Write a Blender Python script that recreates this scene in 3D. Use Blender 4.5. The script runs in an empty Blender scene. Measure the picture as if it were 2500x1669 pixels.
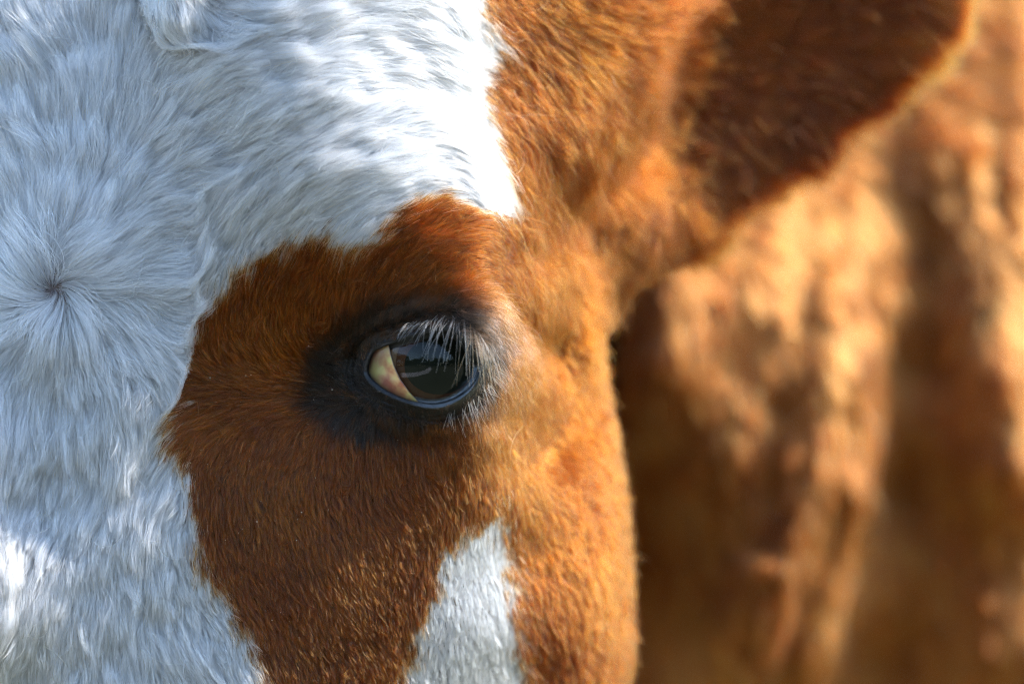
import bpy, math
import numpy as np
from mathutils import Vector
from mathutils.kdtree import KDTree

rng = np.random.default_rng(7)
MM = 0.001
D = 1500.0            # camera distance to the plane of the face, mm
SC = 8.0              # photo pixels per mm on that plane

# ------------------------------------------------------------------ camera, world, sun, exposure
scene = bpy.context.scene
cam_d = bpy.data.cameras.new('camera')
cam = bpy.data.objects.new('camera', cam_d)
scene.collection.objects.link(cam)
BASE = Vector((0, 0, 1.30))                      # height of the cow's eye region above the meadow, m
cam.location = BASE + Vector((0, -D * MM, 0))
cam.rotation_euler = (math.radians(90), 0, 0)
cam_d.sensor_width = 36.0
cam_d.lens = 36.0 * D / (2500 / SC)
cam_d.clip_start = 0.05
cam_d.clip_end = 3000
cam_d.dof.use_dof = True
cam_d.dof.focus_distance = (D + 3.0) * MM
cam_d.dof.aperture_fstop = 4.3
scene.camera = cam

SUN = Vector((0.70, -0.06, 0.71)).normalized()    # direction towards the sun
sun_el = math.asin(SUN.z)
world = bpy.data.worlds.new('World')
scene.world = world
world.use_nodes = True
nt = world.node_tree
bg = nt.nodes['Background']
sky = nt.nodes.new('ShaderNodeTexSky')
sky.sky_type = 'NISHITA'
sky.sun_disc = False
sky.sun_elevation = sun_el
sky.sun_rotation = math.atan2(SUN.x, SUN.y)
sky.air_density = 1.5
sky.dust_density = 0.5
sky.ozone_density = 3.0
scene.cycles.use_denoising = True
scene.cycles.denoising_prefilter = 'NONE'
scene.cycles.sample_clamp_indirect = 4.0
scene.cycles.filter_width = 1.2
nt.links.new(sky.outputs[0], bg.inputs['Color'])
bg.inputs['Strength'].default_value = 0.15
sun_d = bpy.data.lights.new('sun', 'SUN')
sun_d.energy = 2.0
sun_d.angle = math.radians(0.5)
sun_d.color = (1.0, 0.93, 0.83)
sun = bpy.data.objects.new('sun', sun_d)
scene.collection.objects.link(sun)
sun.rotation_euler = SUN.to_track_quat('Z', 'Y').to_euler()
scene.view_settings.view_transform = 'Standard'
scene.view_settings.look = 'None'
scene.view_settings.gamma = 1.0
scene.view_settings.exposure = 1.98
scene.cycles.max_bounces = 10
scene.cycles.diffuse_bounces = 3
scene.cycles.glossy_bounces = 5
scene.cycles.transmission_bounces = 8
scene.cycles.transparent_max_bounces = 8
scene.cycles_curves.shape = 'RIBBONS'

# ------------------------------------------------------------------ helpers
def P(px, py, Y=0.0):
    k = (D + Y) / D
    return ((px - 1250) / SC * k, Y, (834.5 - py) / SC * k)

def hsh(i, j, k, s):
    n = (i * 374761393 + j * 668265263 + k * 2147483647 + s * 1274126177) & 0xffffffff
    n = ((n ^ (n >> 13)) * 1274126177) & 0xffffffff
    n = n ^ (n >> 16)
    return (n & 0xffffff) / float(0xffffff) * 2 - 1

def noise(p, scale, seed=0):
    """value noise, -1..1; p (n,3) in mm, scale = cell size in mm"""
    q = np.asarray(p, float) / scale
    i = np.floor(q).astype(np.int64); f = q - i; f = f * f * (3 - 2 * f)
    r = 0
    for a in (0, 1):
        for b in (0, 1):
            for c in (0, 1):
                w = (f[:, 0] if a else 1 - f[:, 0]) * (f[:, 1] if b else 1 - f[:, 1]) * (f[:, 2] if c else 1 - f[:, 2])
                r = r + w * hsh(i[:, 0] + a, i[:, 1] + b, i[:, 2] + c, seed)
    return r

def sstep(a, b, x):
    t = np.clip((x - a) / (b - a), 0, 1)
    return t * t * (3 - 2 * t)

def smin(a, b, k):
    h = np.clip(0.5 + 0.5 * (b - a) / k, 0, 1)
    return b + (a - b) * h - k * h * (1 - h)

def smax(a, b, k):
    return -smin(-a, -b, k)

class RBF:
    """thin-plate surface through (x, z, value) control points"""
    def __init__(s, pts, smooth=1e-3):
        c = np.array([[*P(a, b, y)[0::2], y] for a, b, y in pts])
        s.c = c[:, :2] / 50.0
        n = len(c)
        A = np.zeros((n + 3, n + 3))
        A[:n, :n] = s.k(s.c, s.c) + np.eye(n) * smooth
        A[:n, n] = 1; A[:n, n + 1:] = s.c
        A[n, :n] = 1; A[n + 1:, :n] = s.c.T
        s.w = np.linalg.solve(A, np.r_[c[:, 2], 0, 0, 0])
    @staticmethod
    def k(a, b):
        d2 = ((a[:, None] - b[None]) ** 2).sum(-1) + 1e-12
        return 0.5 * d2 * np.log(d2)
    def __call__(s, x, z):
        q = np.stack([np.ravel(x), np.ravel(z)], -1) / 50.0
        out = np.empty(len(q))
        for i in range(0, len(q), 40000):
            r = q[i:i + 40000]
            out[i:i + 40000] = s.k(r, s.c) @ s.w[:-3] + s.w[-3] + r @ s.w[-2:]
        return out.reshape(np.shape(x))

def poly_sd(px, py, poly):
    """signed distance to a closed polygon, negative inside"""
    v = np.array(poly, float); n = len(v)
    d = np.full(px.shape, 1e9); ins = np.zeros(px.shape, bool)
    for i in range(n):
        ax, ay = v[i]; bx, by = v[(i + 1) % n]
        ex, ey = bx - ax, by - ay
        t = np.clip(((px - ax) * ex + (py - ay) * ey) / (ex * ex + ey * ey), 0, 1)
        d = np.minimum(d, np.hypot(px - ax - t * ex, py - ay - t * ey))
        c = ((ay > py) != (by > py)) & (px < (bx - ax) * (py - ay) / (by - ay + 1e-12) + ax)
        ins ^= c
    return np.where(ins, -d, d)

def line_d(px, py, line):
    v = np.array(line, float)
    d = np.full(px.shape, 1e9)
    for i in range(len(v) - 1):
        ax, ay = v[i]; bx, by = v[i + 1]
        ex, ey = bx - ax, by - ay
        t = np.clip(((px - ax) * ex + (py - ay) * ey) / (ex * ex + ey * ey), 0, 1)
        d = np.minimum(d, np.hypot(px - ax - t * ex, py - ay - t * ey))
    return d

def pix(p):
    """head coordinates (mm) -> coordinates of the coat pattern"""
    k = (D + p[:, 1]) / D
    return p[:, 0] / k * SC + 1250, 834.5 - p[:, 2] / k * SC

# ------------------------------------------------------------------ form of the animal
FACE = [(-400, -200, 46), (-400, 700, 38), (-400, 1400, 24), (-400, 1900, 40), (-700, 700, 90), (-700, 1400, 90),
        (0, -200, 26), (0, 0, 20), (0, 400, 16), (130, 705, 9), (0, 1000, 8), (0, 1250, 6), (0, 1669, 9), (0, 1900, 12), (-130, 850, 10), (-130, 1050, -4), (-130, 1300, -11), (-130, 1550, -8),
        (300, -200, 18), (300, 150, 13), (300, 500, 9), (300, 1000, 7), (250, 1350, 7), (300, 1669, 10),
        (470, 400, 6), (470, 800, 8), (450, 1000, 8), (500, 1500, 9),
        (700, -150, 0), (700, 200, -6), (700, 500, 0), (650, 900, 7), (700, 1300, 5), (750, 1650, 10),
        (950, -200, 8), (950, 100, 4), (950, 400, 0), (900, 650, 2), (800, 930, 10), (880, 1050, 8), (950, 1300, 9), (950, 1650, 17), (950, 1900, 22),
        (1100, 50, 15), (1100, 350, 12), (1100, 550, 3), (1060, 720, -2), (1050, 1050, 5),
        (1210, 200, 31), (1215, 450, 24), (1190, 600, 7), (1205, 750, 2), (1215, 900, 5), (1180, 1050, 9), (1150, 1250, 18), (1180, 1550, 30),
        (1262, 640, 34), (1270, 760, 36), (1272, 870, 38), (1250, 1000, 34), (1243, 1200, 33),
        (1350, -200, 50), (1350, 200, 49), (1340, 400, 50), (1340, 600, 66), (1335, 850, 75), (1330, 1100, 68), (1310, 1350, 51), (1300, 1650, 52),
        (1430, 850, 79), (1430, 1150, 72), (1430, 1400, 61), (1430, 1550, 60), (1430, 1900, 70),
        (1560, -200, 62), (1550, 0, 62), (1560, 230, 70), (1440, 370, 60), (1520, 470, 96), (1400, 560, 84), (1470, 640, 98), (1700, 300, 95), (1700, 800, 120), (1700, 1500, 110)]
NECK = [(1200, -200, 400), (1200, 800, 380), (1200, 1700, 390), (1450, 400, 330), (1480, 850, 310), (1540, 1200, 345), (1540, 1600, 360),
        (1600, 300, 325), (1800, 300, 335), (2000, 300, 346), (2200, 300, 352), (2420, 300, 350),
        (1590, 600, 284), (1750, 600, 297), (1900, 600, 305), (2000, 600, 312), (2150, 600, 326), (2260, 600, 344), (2440, 600, 330),
        (1590, 900, 279), (1800, 900, 289), (1950, 900, 290), (2080, 900, 302), (2170, 900, 330), (2300, 900, 336), (2440, 900, 312), (2550, 900, 332),
        (1620, 1200, 308), (1740, 1200, 290), (1850, 1200, 283), (2000, 1200, 289), (2100, 1200, 304), (2160, 1200, 342), (2300, 1200, 338), (2480, 1150, 312), (2560, 1200, 330),
        (1620, 1600, 335), (1750, 1600, 312), (1850, 1600, 300), (2000, 1600, 308), (2080, 1600, 350), (2300, 1600, 352), (2500, 1600, 334), (2300, 0, 375), (2000, -100, 380), (1700, 0, 365),
        (2700, 0, 410), (2700, 800, 360), (2700, 1500, 360), (2000, -300, 405), (2100, 2000, 380), (1700, 2000, 380)]
FOLDS = [([(1512, 590), (1500, 760), (1500, 1020)], -95, 44), ([(1575, 1120), (1600, 1300), (1610, 1700)], -16, 60),
         ([(2040, 700), (2030, 900), (2000, 1150), (1930, 1350), (1860, 1520), (1840, 1900)], 11, 48),
         ([(2100, 850), (2105, 1150), (2070, 1380), (2010, 1600), (1990, 1900)], 9, 40),
         ([(1850, 1380), (1790, 1500), (1750, 1700)], 12, 42),
         ([(2340, 350), (2420, 700), (2460, 950), (2480, 1150)], 10, 80),
         ([(1640, 520), (1610, 800), (1590, 1050)], 5, 55),
         ([(1900, 1000), (1880, 1200)], -5, 40),
         ([(1960, 1450), (1930, 1650)], -8, 32)]
EDGE = np.array([(1665, -300), (1650, 0), (1565, 220), (1500, 400), (1485, 560), (1482, 680), (1460, 770), (1448, 873), (1478, 1036), (1505, 1214), (1518, 1384), (1522, 1589), (1506, 1700), (1460, 1950)], float)

rf, rn = RBF(FACE), RBF(NECK)
EC = np.array([*P(1047, 893)[0::2]]); EX, EZ = EC; EY = 16.5; ER = 22.0

def face_y(x, z):
    px, py = x * SC + 1250, 834.5 - z * SC
    y = rf(x, z)
    # a low ridge that carries the poll tuft, and soft undulation of the skin
    y = y - 11.0 * np.exp(-(line_d(px, py, [(430, -200), (440, 40)]) / 42.0) ** 2) + 4 * np.exp(-(line_d(px, py, [(340, -200), (350, 60)]) / 35.0) ** 2)
    return y

def neck_y(x, z):
    k = (D + 290) / D
    px, py = x / k * SC + 1250, 834.5 - z / k * SC
    y = rn(x, z)
    P4 = np.stack([np.ravel(x) / 1.0, np.ravel(z) / 11.0, np.ravel(z) * 0], 1)
    y = y - (0.9 * noise(P4, 5.5, 61) + 2.2 * noise(P4, 12, 62)).reshape(y.shape)
    for ln, a, w in FOLDS:
        d = line_d(px, py, ln)
        y = y - a * np.exp(-(d / w) ** 2)
    return smin(y, np.full(y.shape, 388.0), 12.0)

EARC = np.array(P(1680, 105, 120))
ea = math.radians(32)
ear_u = np.array([math.cos(ea), 0.10, math.sin(ea)]); ear_u /= np.linalg.norm(ear_u)
ear_n = np.array([-0.10, -0.86, -0.50]); ear_n -= ear_u * (ear_n @ ear_u); ear_n /= np.linalg.norm(ear_n)
ear_v = np.cross(ear_n, ear_u)
def ear_sdf(x, y, z):
    qx, qy, qz = x - EARC[0], y - EARC[1], z - EARC[2]
    u = qx * ear_u[0] + qy * ear_u[1] + qz * ear_u[2]
    v = qx * ear_v[0] + qy * ear_v[1] + qz * ear_v[2]
    n = qx * ear_n[0] + qy * ear_n[1] + qz * ear_n[2]
    n = n + 8.0 * (1 - (v / 48.0) ** 2 - (u / 90) ** 2)       # the dish of the ear, hollow to the front
    a, b, c = 95.0, 50.0, 9.0
    k0 = np.sqrt((u / a) ** 2 + (v / b) ** 2 + (n / c) ** 2)
    k1 = np.sqrt((u / a ** 2) ** 2 + (v / b ** 2) ** 2 + (n / c ** 2) ** 2)
    d = k0 * (k0 - 1) / np.maximum(k1, 1e-6)
    b0, b1 = np.array(P(1455, 540, 118)), np.array(P(1590, 450, 146))          # the muscle at the foot of the ear
    e = b1 - b0; t_ = np.clip(((x - b0[0]) * e[0] + (y - b0[1]) * e[1] + (z - b0[2]) * e[2]) / (e @ e), 0, 1)
    d2 = np.sqrt((x - b0[0] - e[0] * t_) ** 2 + (y - b0[1] - e[1] * t_) ** 2 + (z - b0[2] - e[2] * t_) ** 2) - (18 - 3 * t_)
    return smin(d, d2, 14.0)

H = 2.0
X0, X1, Y0, Y1, Z0, Z1 = -230, 350, -44, 424, -150, 150
gx, gy, gz = np.arange(X0, X1 + 1, H), np.arange(Y0, Y1 + 1, H), np.arange(Z0, Z1 + 1, H)
GX, GZ = np.meshgrid(gx, gz, indexing='ij')
def lip(f):
    a, b = np.gradient(f, H)
    return f, np.sqrt(1 + a * a + b * b)
fF, lF = lip(face_y(GX, GZ)); fN, lN = lip(neck_y(GX, GZ))
yy = gy[None, :, None]
xx = gx[:, None, None]; zz = gz[None, None, :]
dF = (fF[:, None, :] - yy) / lF[:, None, :]
eZ = np.array([P(a, b, 100)[2] for a, b in EDGE]); eX = np.array([P(a, b, 100)[0] for a, b in EDGE])
edge_z = np.interp(-gz, -eZ, eX)
ker = np.exp(-np.linspace(-2, 2, 9) ** 2); ker /= ker.sum()
edge_z = np.convolve(np.pad(edge_z, 4, 'edge'), ker, 'valid')
dE = (xx - edge_z[None, None, :] + np.maximum(0, yy - 125) * 0.75) * 0.9
head = smax(dF, dE, 22.0)
ear = ear_sdf(xx, yy, zz)
dN = (fN[:, None, :] - yy) / lN[:, None, :]
REG = np.argmin(np.stack([head, ear, dN]), 0).astype(np.int8)
SDF = smin(head, ear, 16.0)
SDF = smin(SDF, dN, 14.0)
eye_d = np.sqrt((xx - EX) ** 2 + np.maximum(yy - EY, 0) ** 2 + (zz - EZ) ** 2) - 21.5
SDF = np.maximum(SDF, -eye_d)
SDF = SDF.astype(np.float32)
for ax in range(3):                                    # close the body outside the frame
    for e in (0, -1):
        sl = [slice(None)] * 3; sl[ax] = e
        SDF[tuple(sl)] = np.maximum(SDF[tuple(sl)], 0.5)
GRAD = np.stack(np.gradient(SDF, H), -1)

def tri(A, p):
    q = (p - np.array([X0, Y0, Z0])) / H
    q = np.clip(q, 0, np.array(A.shape[:3]) - 1.001)
    i = q.astype(int); f = q - i
    out = 0
    for a in (0, 1):
        for b in (0, 1):
            for c in (0, 1):
                w = (f[:, 0] if a else 1 - f[:, 0]) * (f[:, 1] if b else 1 - f[:, 1]) * (f[:, 2] if c else 1 - f[:, 2])
                v = A[i[:, 0] + a, i[:, 1] + b, i[:, 2] + c]
                out = out + (v * w[:, None] if v.ndim > 1 else v * w)
    return out

def normal(p):
    g = tri(GRAD, p)
    return g / np.maximum(np.linalg.norm(g, axis=1, keepdims=True), 1e-6)

def surface_nets(S):
    ins = S < 0
    nx, ny, nz = S.shape
    c = np.zeros((nx - 1, ny - 1, nz - 1), np.int8)
    for a in (0, 1):
        for b in (0, 1):
            for d in (0, 1):
                c += ins[a:nx - 1 + a, b:ny - 1 + b, d:nz - 1 + d]
    I = np.argwhere((c > 0) & (c < 8))
    idx = -np.ones(c.shape, np.int64); idx[tuple(I.T)] = np.arange(len(I))
    cor = [(a, b, d) for a in (0, 1) for b in (0, 1) for d in (0, 1)]
    acc = np.zeros((len(I), 3)); cnt = np.zeros(len(I))
    for m in range(8):
        for ax in range(3):
            if cor[m][ax]: continue
            n2 = list(cor[m]); n2[ax] = 1
            s0 = S[tuple((I + cor[m]).T)]; s1 = S[tuple((I + n2).T)]
            k = (s0 < 0) != (s1 < 0)
            t = s0[k] / (s0[k] - s1[k])
            q = np.tile(np.array(cor[m], float), (k.sum(), 1)); q[:, ax] += t
            acc[k] += q; cnt[k] += 1
    V = I + acc / cnt[:, None]
    F = []
    for ax in range(3):
        o = [a for a in range(3) if a != ax]
        s0 = [slice(None)] * 3; s1 = [slice(None)] * 3
        s0[ax] = slice(0, -1); s1[ax] = slice(1, None)
        for a in o: s0[a] = slice(1, -1); s1[a] = slice(1, -1)
        A, B = ins[tuple(s0)], ins[tuple(s1)]
        E = np.argwhere(A != B)
        fl = A[tuple(E.T)]
        for a in o: E[:, a] += 1
        e0 = np.zeros(3, int); e1 = np.zeros(3, int); e0[o[0]] = 1; e1[o[1]] = 1
        q = np.stack([idx[tuple((E - e0 - e1).T)], idx[tuple((E - e1).T)], idx[tuple(E.T)], idx[tuple((E - e0).T)]], 1)
        if ax == 1: fl = ~fl
        q[~fl] = q[~fl][:, ::-1]
        F.append(q)
    F = np.concatenate(F)
    return V * H + np.array([X0, Y0, Z0]), F[(F >= 0).all(1)]

V, F = surface_nets(SDF)
print('body', len(V), len(F))

# ------------------------------------------------------------------ coat pattern
q = 2500 / 2349.0
WHITE1 = [(a * q, b * q) for a, b in [(-700, -700), (1040, -700), (1060, -100), (1085, 0), (1130, 70), (1090, 150), (1105, 260), (1135, 345), (1165, 425), (1140, 470),
          (1100, 470), (1050, 500), (985, 462), (925, 480), (850, 545), (810, 618), (760, 612), (715, 585), (640, 612), (560, 650), (490, 735),
          (445, 800), (436, 880), (434, 940), (412, 985), (440, 1050), (452, 1150), (452, 1250), (490, 1330), (560, 1450), (640, 1590), (700, 1800), (-700, 1900)]]
WHITE2 = [(a * q, b * q) for a, b in [(1153, 1125), (1100, 1195), (1022, 1250), (1000, 1340), (962, 1420), (945, 1500), (890, 1600), (880, 1900), (1300, 1900), (1228, 1600), (1196, 1480), (1180, 1370), (1168, 1250)]]
BLACK = [(745, 975), (780, 875), (845, 790), (935, 748), (1040, 735), (1150, 735), (1225, 800), (1232, 900), (1195, 985), (1120, 1030), (1010, 1060), (890, 1062), (805, 1035)]
LID = [(889, 908), (903, 862), (928, 846), (962, 834), (1003, 822), (1051, 809), (1105, 806), (1143, 838), (1166, 876), (1184, 893), (1162, 940), (1115, 976), (1062, 990), (1006, 982), (955, 964), (912, 938)]

def coat_white(p):
    px, py = pix(p)
    n = noise(p, 5, 3) * 17 + noise(p, 2.0, 4) * 26 + noise(p, 0.9, 41) * 16
    w = np.maximum(sstep(20, -20, poly_sd(px, py, WHITE1) + n), sstep(20, -20, poly_sd(px, py, WHITE2) + n))
    return w * (p[:, 1] < 70)

def coat_black(p):
    px, py = pix(p)
    return sstep(34, -34, poly_sd(px, py, BLACK) + noise(p, 5, 9) * 14) * (p[:, 1] < 60)

# ------------------------------------------------------------------ materials
def mat(name):
    m = bpy.data.materials.new(name); m.use_nodes = True
    return m, m.node_tree, m.node_tree.nodes['Principled BSDF']

def hair_mat(name, rough=0.34, radial=0.4, ior=1.55):
    m = bpy.data.materials.new(name); m.use_nodes = True
    t = m.node_tree; t.nodes.clear()
    out = t.nodes.new('ShaderNodeOutputMaterial')
    h = t.nodes.new('ShaderNodeBsdfHairPrincipled')
    h.model = 'CHIANG'; h.parametrization = 'COLOR'
    a = t.nodes.new('ShaderNodeAttribute'); a.attribute_name = 'coat'
    t.links.new(a.outputs['Color'], h.inputs['Color'])
    h.inputs['Roughness'].default_value = rough
    h.inputs['Radial Roughness'].default_value = radial
    h.inputs['IOR'].default_value = ior
    h.inputs['Random Roughness'].default_value = 0.2
    t.links.new(h.outputs[0], out.inputs['Surface'])
    return m

M_skin, t, b = mat('skin_under_coat')
a = t.nodes.new('ShaderNodeAttribute'); a.attribute_name = 'coat'
nz = t.nodes.new('ShaderNodeTexNoise'); nz.inputs['Scale'].default_value = 900; nz.inputs['Detail'].default_value = 3
bp = t.nodes.new('ShaderNodeBump'); bp.inputs['Strength'].default_value = 0.5; bp.inputs['Distance'].default_value = 0.0006
t.links.new(nz.outputs[0], bp.inputs['Height']); t.links.new(bp.outputs[0], b.inputs['Normal'])
t.links.new(a.outputs['Color'], b.inputs['Base Color'])
b.inputs['Roughness'].default_value = 0.8; b.inputs['Specular IOR Level'].default_value = 0.15

M_lid, t, b = mat('bare_eyelid_skin')
a = t.nodes.new('ShaderNodeAttribute'); a.attribute_name = 'coat'
w = t.nodes.new('ShaderNodeAttribute'); w.attribute_name = 'wet'
tc = t.nodes.new('ShaderNodeTexCoord')
nz = t.nodes.new('ShaderNodeTexNoise'); nz.inputs['Scale'].default_value = 1400; nz.inputs['Detail'].default_value = 4
vo = t.nodes.new('ShaderNodeTexVoronoi'); vo.inputs['Scale'].default_value = 1300
t.links.new(tc.outputs['Object'], nz.inputs['Vector']); t.links.new(tc.outputs['Object'], vo.inputs['Vector'])
ad = t.nodes.new('ShaderNodeMath'); ad.operation = 'ADD'
t.links.new(nz.outputs[0], ad.inputs[0]); t.links.new(vo.outputs['Distance'], ad.inputs[1])
bp = t.nodes.new('ShaderNodeBump'); bp.inputs['Strength'].default_value = 0.55; bp.inputs['Distance'].default_value = 0.0004
t.links.new(ad.outputs[0], bp.inputs['Height']); t.links.new(bp.outputs[0], b.inputs['Normal'])
t.links.new(a.outputs['Color'], b.inputs['Base Color'])
mr = t.nodes.new('ShaderNodeMapRange'); mr.inputs['To Min'].default_value = 0.6; b.inputs['Specular IOR Level'].default_value = 0.3; mr.inputs['To Max'].default_value = 0.22
t.links.new(w.outputs['Fac'], b.inputs['Coat Weight']); b.inputs['Coat Roughness'].default_value = 0.12; b.inputs['Coat IOR'].default_value = 1.7
t.links.new(w.outputs['Fac'], mr.inputs['Value']); t.links.new(mr.outputs[0], b.inputs['Roughness'])

M_fur = hair_mat('white_coat_hair')
M_red = hair_mat('brown_coat_hair', 0.36, 0.5, 1.34)
M_back = hair_mat('neck_coat_hair', 0.4, 0.6, 1.26)
M_lash = hair_mat('lash_hair', 0.25, 0.35, 1.42)

# ------------------------------------------------------------------ object helpers
cow = bpy.data.objects.new('cow', None)
scene.collection.objects.link(cow)
cow.location = BASE + Vector((0, 0.1, -1.30))
cow['label'] = 'red-brown and white cow seen close up at its eye, ear and neck'
cow['category'] = 'cow'
ORI = np.array([0, 100, -1300.0])

def link(name, data, parent, mats=()):
    o = bpy.data.objects.new(name, data)
    scene.collection.objects.link(o)
    o.parent = parent
    for m in mats: data.materials.append(m)
    return o

def set_col(data, name, arr, dom):
    at = data.attributes.new(name, 'FLOAT_COLOR', dom)
    c = np.ones((len(arr), 4), np.float32); c[:, :3] = arr
    at.data.foreach_set('color', c.ravel())

def mesh_obj(name, V, F, parent, m, col=None, extra=None, smooth=True):
    me = bpy.data.meshes.new(name)
    V = (np.asarray(V) - ORI) * MM
    F = np.asarray(F)
    if F.ndim == 2:
        me.vertices.add(len(V)); me.vertices.foreach_set('co', V.astype(np.float32).ravel())
        k = F.shape[1]
        me.loops.add(F.size); me.loops.foreach_set('vertex_index', F.ravel().astype(np.int32))
        me.polygons.add(len(F)); me.polygons.foreach_set('loop_start', np.arange(0, F.size, k, dtype=np.int32))
    me.update(calc_edges=True); me.validate()
    if smooth: me.polygons.foreach_set('use_smooth', np.ones(len(me.polygons), bool))
    if col is not None: set_col(me, 'coat', col, 'POINT')
    if extra is not None:
        for n_, a_ in extra.items():
            me.attributes.new(n_, 'FLOAT', 'POINT').data.foreach_set('value', a_.astype(np.float32))
    return link(name, me, parent, [m])

def curves_obj(name, pts, rad, col, parent, m):
    """pts (n,k,3) mm, rad (n,k) mm, col (n,3)"""
    n, k = pts.shape[:2]
    cd = bpy.data.hair_curves.new(name)
    cd.add_curves([k] * n)
    cd.attributes['position'].data.foreach_set('vector', ((pts.reshape(-1, 3) - ORI) * MM).astype(np.float32).ravel())
    ra = cd.attributes.get('radius') or cd.attributes.new('radius', 'FLOAT', 'POINT')
    ra.data.foreach_set('value', (rad * MM).astype(np.float32).ravel())
    set_col(cd, 'coat', col, 'CURVE')
    o = link(name, cd, parent, [m])
    o['kind'] = 'stuff'
    return o

# ------------------------------------------------------------------ body
wv = coat_white(V)[:, None]; bv = coat_black(V)[:, None]
skin = np.array([0.05, 0.016, 0.006]) * (1 - wv) + np.array([0.11, 0.085, 0.08]) * wv
skin = skin * (1 - bv) + np.array([0.008, 0.007, 0.007]) * bv
body = mesh_obj('body', V, F, cow, M_skin, skin)

# ------------------------------------------------------------------ eyelids
def spline_closed(pts, n):
    p = np.array(pts, float); m = len(p)
    t = np.arange(n) * m / n; i = t.astype(int); f = (t - i)[:, None]
    a, b_, c, d = p[(i - 1) % m], p[i % m], p[(i + 1) % m], p[(i + 2) % m]
    return 0.5 * (2 * b_ + (c - a) * f + (2 * a - 5 * b_ + 4 * c - d) * f ** 2 + (3 * b_ - a - 3 * c + d) * f ** 3)
NL = 144
lc = spline_closed(LID, NL)
lc = lc.mean(0) + (lc - lc.mean(0)) * np.array([0.95, 0.96])
lc = np.stack([(lc[:, 0] - 1250) / SC, (834.5 - lc[:, 1]) / SC], 1)      # x, z
tg = np.roll(lc, -1, 0) - np.roll(lc, 1, 0)
nn = np.stack([tg[:, 1], -tg[:, 0]], 1); nn /= np.linalg.norm(nn, axis=1, keepdims=True)
cen = lc.mean(0)
if ((nn * (lc - cen)).sum(1) < 0).mean() > 0.5: nn = -nn
rad_dir = (lc - cen); rad_dir /= np.linalg.norm(rad_dir, axis=1, keepdims=True)
up = nn[:, 1] > 0.1
def ysph(x, z, R):
    r2 = (x - EX) ** 2 + (z - EZ) ** 2
    return EY - np.sqrt(np.maximum(R * R - r2, 0.0)) + np.maximum(0, np.sqrt(r2) - R) * 3
def lid_y(x, z):
    return smin(face_y(x, z), ysph(x, z, ER + 1.9), 5.0)
offs = [-1.6, -0.7, -0.15] + [0.15, 0.4, 0.7, 1.0, 1.3, 1.6, 1.9] + [2.2 + 0.3 * i_ for i_ in range(24)] + [9.6, 10.4, 11.4, 12.5, 14, 15.5, 17]
rings = []
for j, o in enumerate(offs):
    wdir = sstep(2, 12, o)
    dirn = nn * (1 - wdir) + rad_dir * wdir
    c2 = lc + dirn * o
    x, z = c2[:, 0], c2[:, 1]
    if o < 0: y = ysph(x, z, ER + [0.15, 0.45, 1.1][j])
    else:
        y = lid_y(x, z)
        y = y - 0.9 * np.exp(-((o - 1.3) / 1.0) ** 2)                       # rolled margin
        y = y + np.where(nn[:, 1] > 0, 1.3, 0.7) * np.exp(-((o - 4.6) / 1.0) ** 2) * np.abs(nn[:, 1])   # crease of the lid
        y = y - 0.9 * np.where(nn[:, 1] > 0, 1.0, 0.4) * np.exp(-((o - 7.5) / 1.5) ** 2)
        P3 = np.stack([x * 1.0, y * 0 + o * 2.2, z], 1)
        lowl = sstep(0.1, -0.4, nn[:, 1])
        y = y - 0.5 * lowl * np.exp(-((o - 1.2) / 0.7) ** 2)
        y = y + (0.16 + 0.22 * lowl) * np.maximum(0, noise(P3, 2.3, 51)) * sstep(1.6, 3, o) * sstep(10, 6, o) * 2
        y = y + 0.12 * noise(P3, 0.9, 52) * sstep(1.2, 2.5, o) * sstep(10, 6, o)
        y = y + 0.28 * np.sin(o * 4.2 + 2 * np.sin(np.arange(NL) * 2 * math.pi / NL * 5)) * math.exp(-((o - 5) / 4) ** 2)
        y = y + 0.9 * sstep(13, 17, o)
    rings.append(np.stack([x, y, z], 1))
LV = np.concatenate(rings)
LF = []
for j in range(len(offs) - 1):
    a0 = j * NL + np.arange(NL); a1 = j * NL + (np.arange(NL) + 1) % NL
    LF.append(np.stack([a0, a1, a1 + NL, a0 + NL], 1))
LF = np.concatenate(LF)
fn = np.cross(LV[LF[:, 1]] - LV[LF[:, 0]], LV[LF[:, 3]] - LV[LF[:, 0]])
if (fn[:, 1] > 0).mean() > 0.5: LF = LF[:, ::-1]
bv = coat_black(LV)[:, None]
lcol = np.array([0.05, 0.018, 0.007]) * (1 - bv) + np.array([0.007, 0.006, 0.006]) * bv
olist = np.repeat(np.array(offs), NL)
lpx, lpy = pix(LV)
wet = np.exp(-np.maximum(olist - 1.0, 0) / 1.0) * (0.15 + 0.85 * sstep(985, 1110, lpx) * (lpy > 880)) * (0.75 + 0.4 * noise(LV, 1.2, 77))
eyelids = mesh_obj('eyelids', LV, LF, cow, M_lid, lcol, {'wet': wet})

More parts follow.
